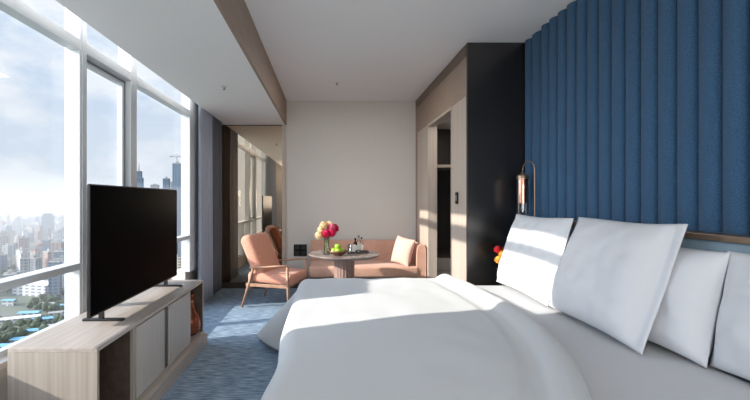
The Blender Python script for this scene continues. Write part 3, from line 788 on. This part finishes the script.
def px2dir(px): return (px-328)/430.0
rnd = random.Random(5)
def building(px, D, w_, d_, h_, m, rot, label, group, crown=0):
    x = px2dir(px)*D
    if group is None: placed.append((x, D, max(w_, d_)+8))
    t = thing('building', label, 'building', (x, D, G), rot, group)
    bm = bmesh.new(); bx(bm, -w_/2, w_/2, -d_/2, d_/2, 0, h_)
    if crown == 2: bx(bm, -w_*.35, w_*.35, -d_*.35, d_*.35, h_, h_*1.12)
    obj('facade', bm, m, t)
    bm = bmesh.new(); bx(bm, -w_/2-.3, w_/2+.3, -d_/2-.3, d_/2+.3, h_, h_+1.2)
    bx(bm, -w_*.2, w_*.15, -d_*.15, d_*.2, h_+1.2, h_+5)
    obj('roof', bm, Mroof if crown != 1 else Mred, t)
    return t
placed = []
# named towers
def top(D, py): return EYE+120+(200-py)*D/430
building(48, 1400, 30, 28, top(1400, 216), Bm[4], .3, 'dark tower rising to the waterline beyond the first pane', None, 2)
building(177.5, 900, 17, 17, top(900, 164), Bm[4], .15, 'tallest dark slab tower at the right edge of the third window', None)
building(166.5, 1000, 14, 14, top(1000, 179), Bm[4], .2, 'slim rounded-top tower just left of the tallest slab', None, 0)
building(172, 1300, 26, 20, top(1300, 183), Bm[0], .1, 'grey tower filling the gap behind the tallest slab', None)
building(139, 1500, 26, 24, top(1500, 178), Bm[4], .2, 'grey stepped tower with a spire beside the window mullion', None, 2)
building(155, 1800, 30, 26, top(1800, 185), Bm[0], .2, 'pale flat-topped tower seen above the television', None)
bm = bmesh.new(); x = px2dir(139)*1500; tube(bm, [(x, 1500, G+top(1500, 178)*1.12), (x, 1500, G+top(1500, 170)*1.12)], [1.6, .3], 6); tag(obj('spire', bm, Mtrunk), 'thin spire on the grey stepped tower', 'spire')
t = thing('tower_crane', 'construction crane on top of the tallest slab tower', 'crane', (px2dir(177)*900, 900, G+top(900, 164)))
bm = bmesh.new(); tube(bm, [(0, 0, 5), (0, 0, 16)], .7, 6); obj('mast', bm, Mtrunk, t)
bm = bmesh.new(); tube(bm, [(-16, 0, 15), (8, 0, 15)], .5, 6); tube(bm, [(-16, 0, 15), (0, 0, 20)], .25, 5); tube(bm, [(8, 0, 15), (0, 0, 20), (0, 0, 15)], .25, 5); obj('boom', bm, Mtrunk, t)

# big white roofed hall and blue roofed sheds nearer
def shed(px, py, w_, d_, h_, rot, mroof, label, group, mwall=None):
    D = 430*(121.35-h_)/(py-200); x = px2dir(px)*D
    t = thing('shed', label, 'building', (x, D, G), rot, group)
    bm = bmesh.new(); bx(bm, -w_/2, w_/2, -d_/2, d_/2, 0, h_); obj('facade', bm, mwall or Bm[2], t)
    bm = bmesh.new()
    vs = [bm.verts.new(p) for p in ((-w_/2-1, -d_/2-1, h_), (w_/2+1, -d_/2-1, h_), (w_/2+1, d_/2+1, h_), (-w_/2-1, d_/2+1, h_), (-w_/2-1, 0, h_+d_*.14), (w_/2+1, 0, h_+d_*.14))]
    for q in ((0, 1, 5, 4), (3, 4, 5, 2), (0, 4, 3), (1, 2, 5), (0, 3, 2, 1)): bm.faces.new([vs[i] for i in q])
    obj('roof', bm, mroof, t)
    placed.append((x, D, max(w_, d_)*.6))
    return t
shed(38, 283, 52, 26, 14, -.25, Mwhite, 'wide white-roofed hall just above the window rail', None)
shed(12, 318, 46, 9, 6, .45, Mwhite, 'long low white roof below the window rail', None)
for i, (px, py) in enumerate([(30, 330), (44, 318), (56, 312), (38, 341), (22, 338), (52, 325), (62, 305), (10, 300), (48, 303), (5, 345), (30, 312)]):
    blue = i % 3 != 2
    shed(px, py, rnd.uniform(11, 18), rnd.uniform(6, 9), 6, .2+rnd.uniform(-.2, .3), Mblue if blue else Mroof,
         'small blue-roofed shed among the trees below the rail' if blue else 'small grey-roofed shed among the trees below the rail', 'blue-roofed sheds' if blue else 'grey-roofed sheds')
# the many other buildings
n = 0; tries = 0
while n < 230 and tries < 14000:
    tries += 1
    D = math.exp(rnd.uniform(math.log(520), math.log(2300)))
    px = rnd.uniform(-25, 78) if rnd.random() < .8 else rnd.uniform(120, 205)
    x = px2dir(px)*D
    if any((x-a_)**2+(D-b_)**2 < (c_+3)**2 for a_, b_, c_ in placed): continue
    w_ = rnd.uniform(9, 17); d_ = rnd.uniform(8, 15); h_ = rnd.choice([14, 18, 22, 30, 40, 50])*rnd.uniform(.8, 1.2)
    if D > 1300: w_ *= 1.6; d_ *= 1.6; h_ *= 1.1
    ymax = 200+430*(121.3-h_)/D
    if ymax < 214: h_ = 121.3-(16)*D/430
    if h_ < 12: continue
    placed.append((x, D, max(w_, d_)*.95+6)); n += 1
    mi = rnd.randrange(5)
    kindn = ['grey', 'beige', 'white', 'pinkish', 'blue-grey'][mi]
    sz = 'tall' if h_ > 42 else 'low'
    where = ('in the city strip beside the television' if px > 100 else ('in the hazy district near the water' if D > 1100 else 'in the nearer district above the window rail'))
    grp = '%s %s buildings %s' % (sz, kindn, where)
    building(px, D, w_, d_, h_, Bm[mi], rnd.uniform(-.5, .9), '%s %s building %s' % (sz, kindn, where), grp, crown=1 if (h_ < 24 and rnd.random() < .3) else 0)
# trees: lumpy crowns on trunks, individually placed
def tree_meshes(seed):
    bm = bmesh.new()
    r2 = random.Random(seed)
    for k in range(7):
        tmp = bmesh.new(); bmesh.ops.create_icosphere(tmp, subdivisions=2, radius=1)
        c0 = Vector((r2.uniform(-2.4, 2.4), r2.uniform(-2.4, 2.4), r2.uniform(5, 9))); s = r2.uniform(2.2, 3.6)
        for v in tmp.verts: v.co = c0+v.co*s*(1+.25*noise.noise(v.co*2+Vector((k, seed, 0))))
        merge(bm, tmp)
    me = bpy.data.meshes.new('crown'); bm.to_mesh(me); bm.free(); me.materials.append(Mgreen)
    bm = bmesh.new(); tube(bm, [(0, 0, 0), (0, 0, 6)], [.5, .3], 6); mt = bpy.data.meshes.new('trunk'); bm.to_mesh(mt); bm.free(); mt.materials.append(Mtrunk)
    return me, mt
TM = [tree_meshes(s) for s in (1, 2, 3)]
n = 0; tries = 0
while n < 260 and tries < 9000:
    tries += 1
    py = rnd.uniform(262, 372); px = rnd.uniform(-6, 70) if rnd.random() < .93 else rnd.uniform(150, 190)
    D = 430*113/(py-200); x = px2dir(px)*D
    if noise.noise(Vector((x*.012, D*.012, 0))) < -.22: continue
    if any((x-a_)**2+(D-b_)**2 < (c_*.6+2)**2 for a_, b_, c_ in placed): continue
    placed.append((x, D, 6.5)); n += 1
    me, mt = TM[n % 3]
    o = bpy.data.objects.new('tree', None); C.objects.link(o); o.location = (x, D, G); s = rnd.uniform(.45, .95); o.scale = (s, s, s); o.rotation_euler = (0, 0, rnd.uniform(0, 6))
    where = 'beside the television' if px > 100 else ('far below under the window rail near the console' if py > 325 else ('far below around the blue-roofed sheds' if py > 292 else 'far below around the white-roofed hall'))
    tag(o, 'leafy green tree '+where, 'tree', 'trees '+where)
    c = bpy.data.objects.new('crown', me); C.objects.link(c); c.parent = o
    c = bpy.data.objects.new('trunk', mt); C.objects.link(c); c.parent = o

# sea haze lying over the city
bm = bmesh.new(); bx(bm, -14000, -230, 240, 16000, G-4, 25)
m = bpy.data.materials.new('sea_haze'); m.use_nodes = True; n_ = m.node_tree; n_.nodes.clear()
oo = n_.nodes.new('ShaderNodeOutputMaterial'); vs = n_.nodes.new('ShaderNodeVolumeScatter'); vs.inputs['Density'].default_value = .00062; vs.inputs['Color'].default_value = (.97, .98, 1, 1); vs.inputs['Anisotropy'].default_value = .2
n_.links.new(vs.outputs[0], oo.inputs['Volume'])
o = obj('haze', bm, m); tag(o, 'pale daylight haze lying over the city and sea', 'haze', kind='stuff')
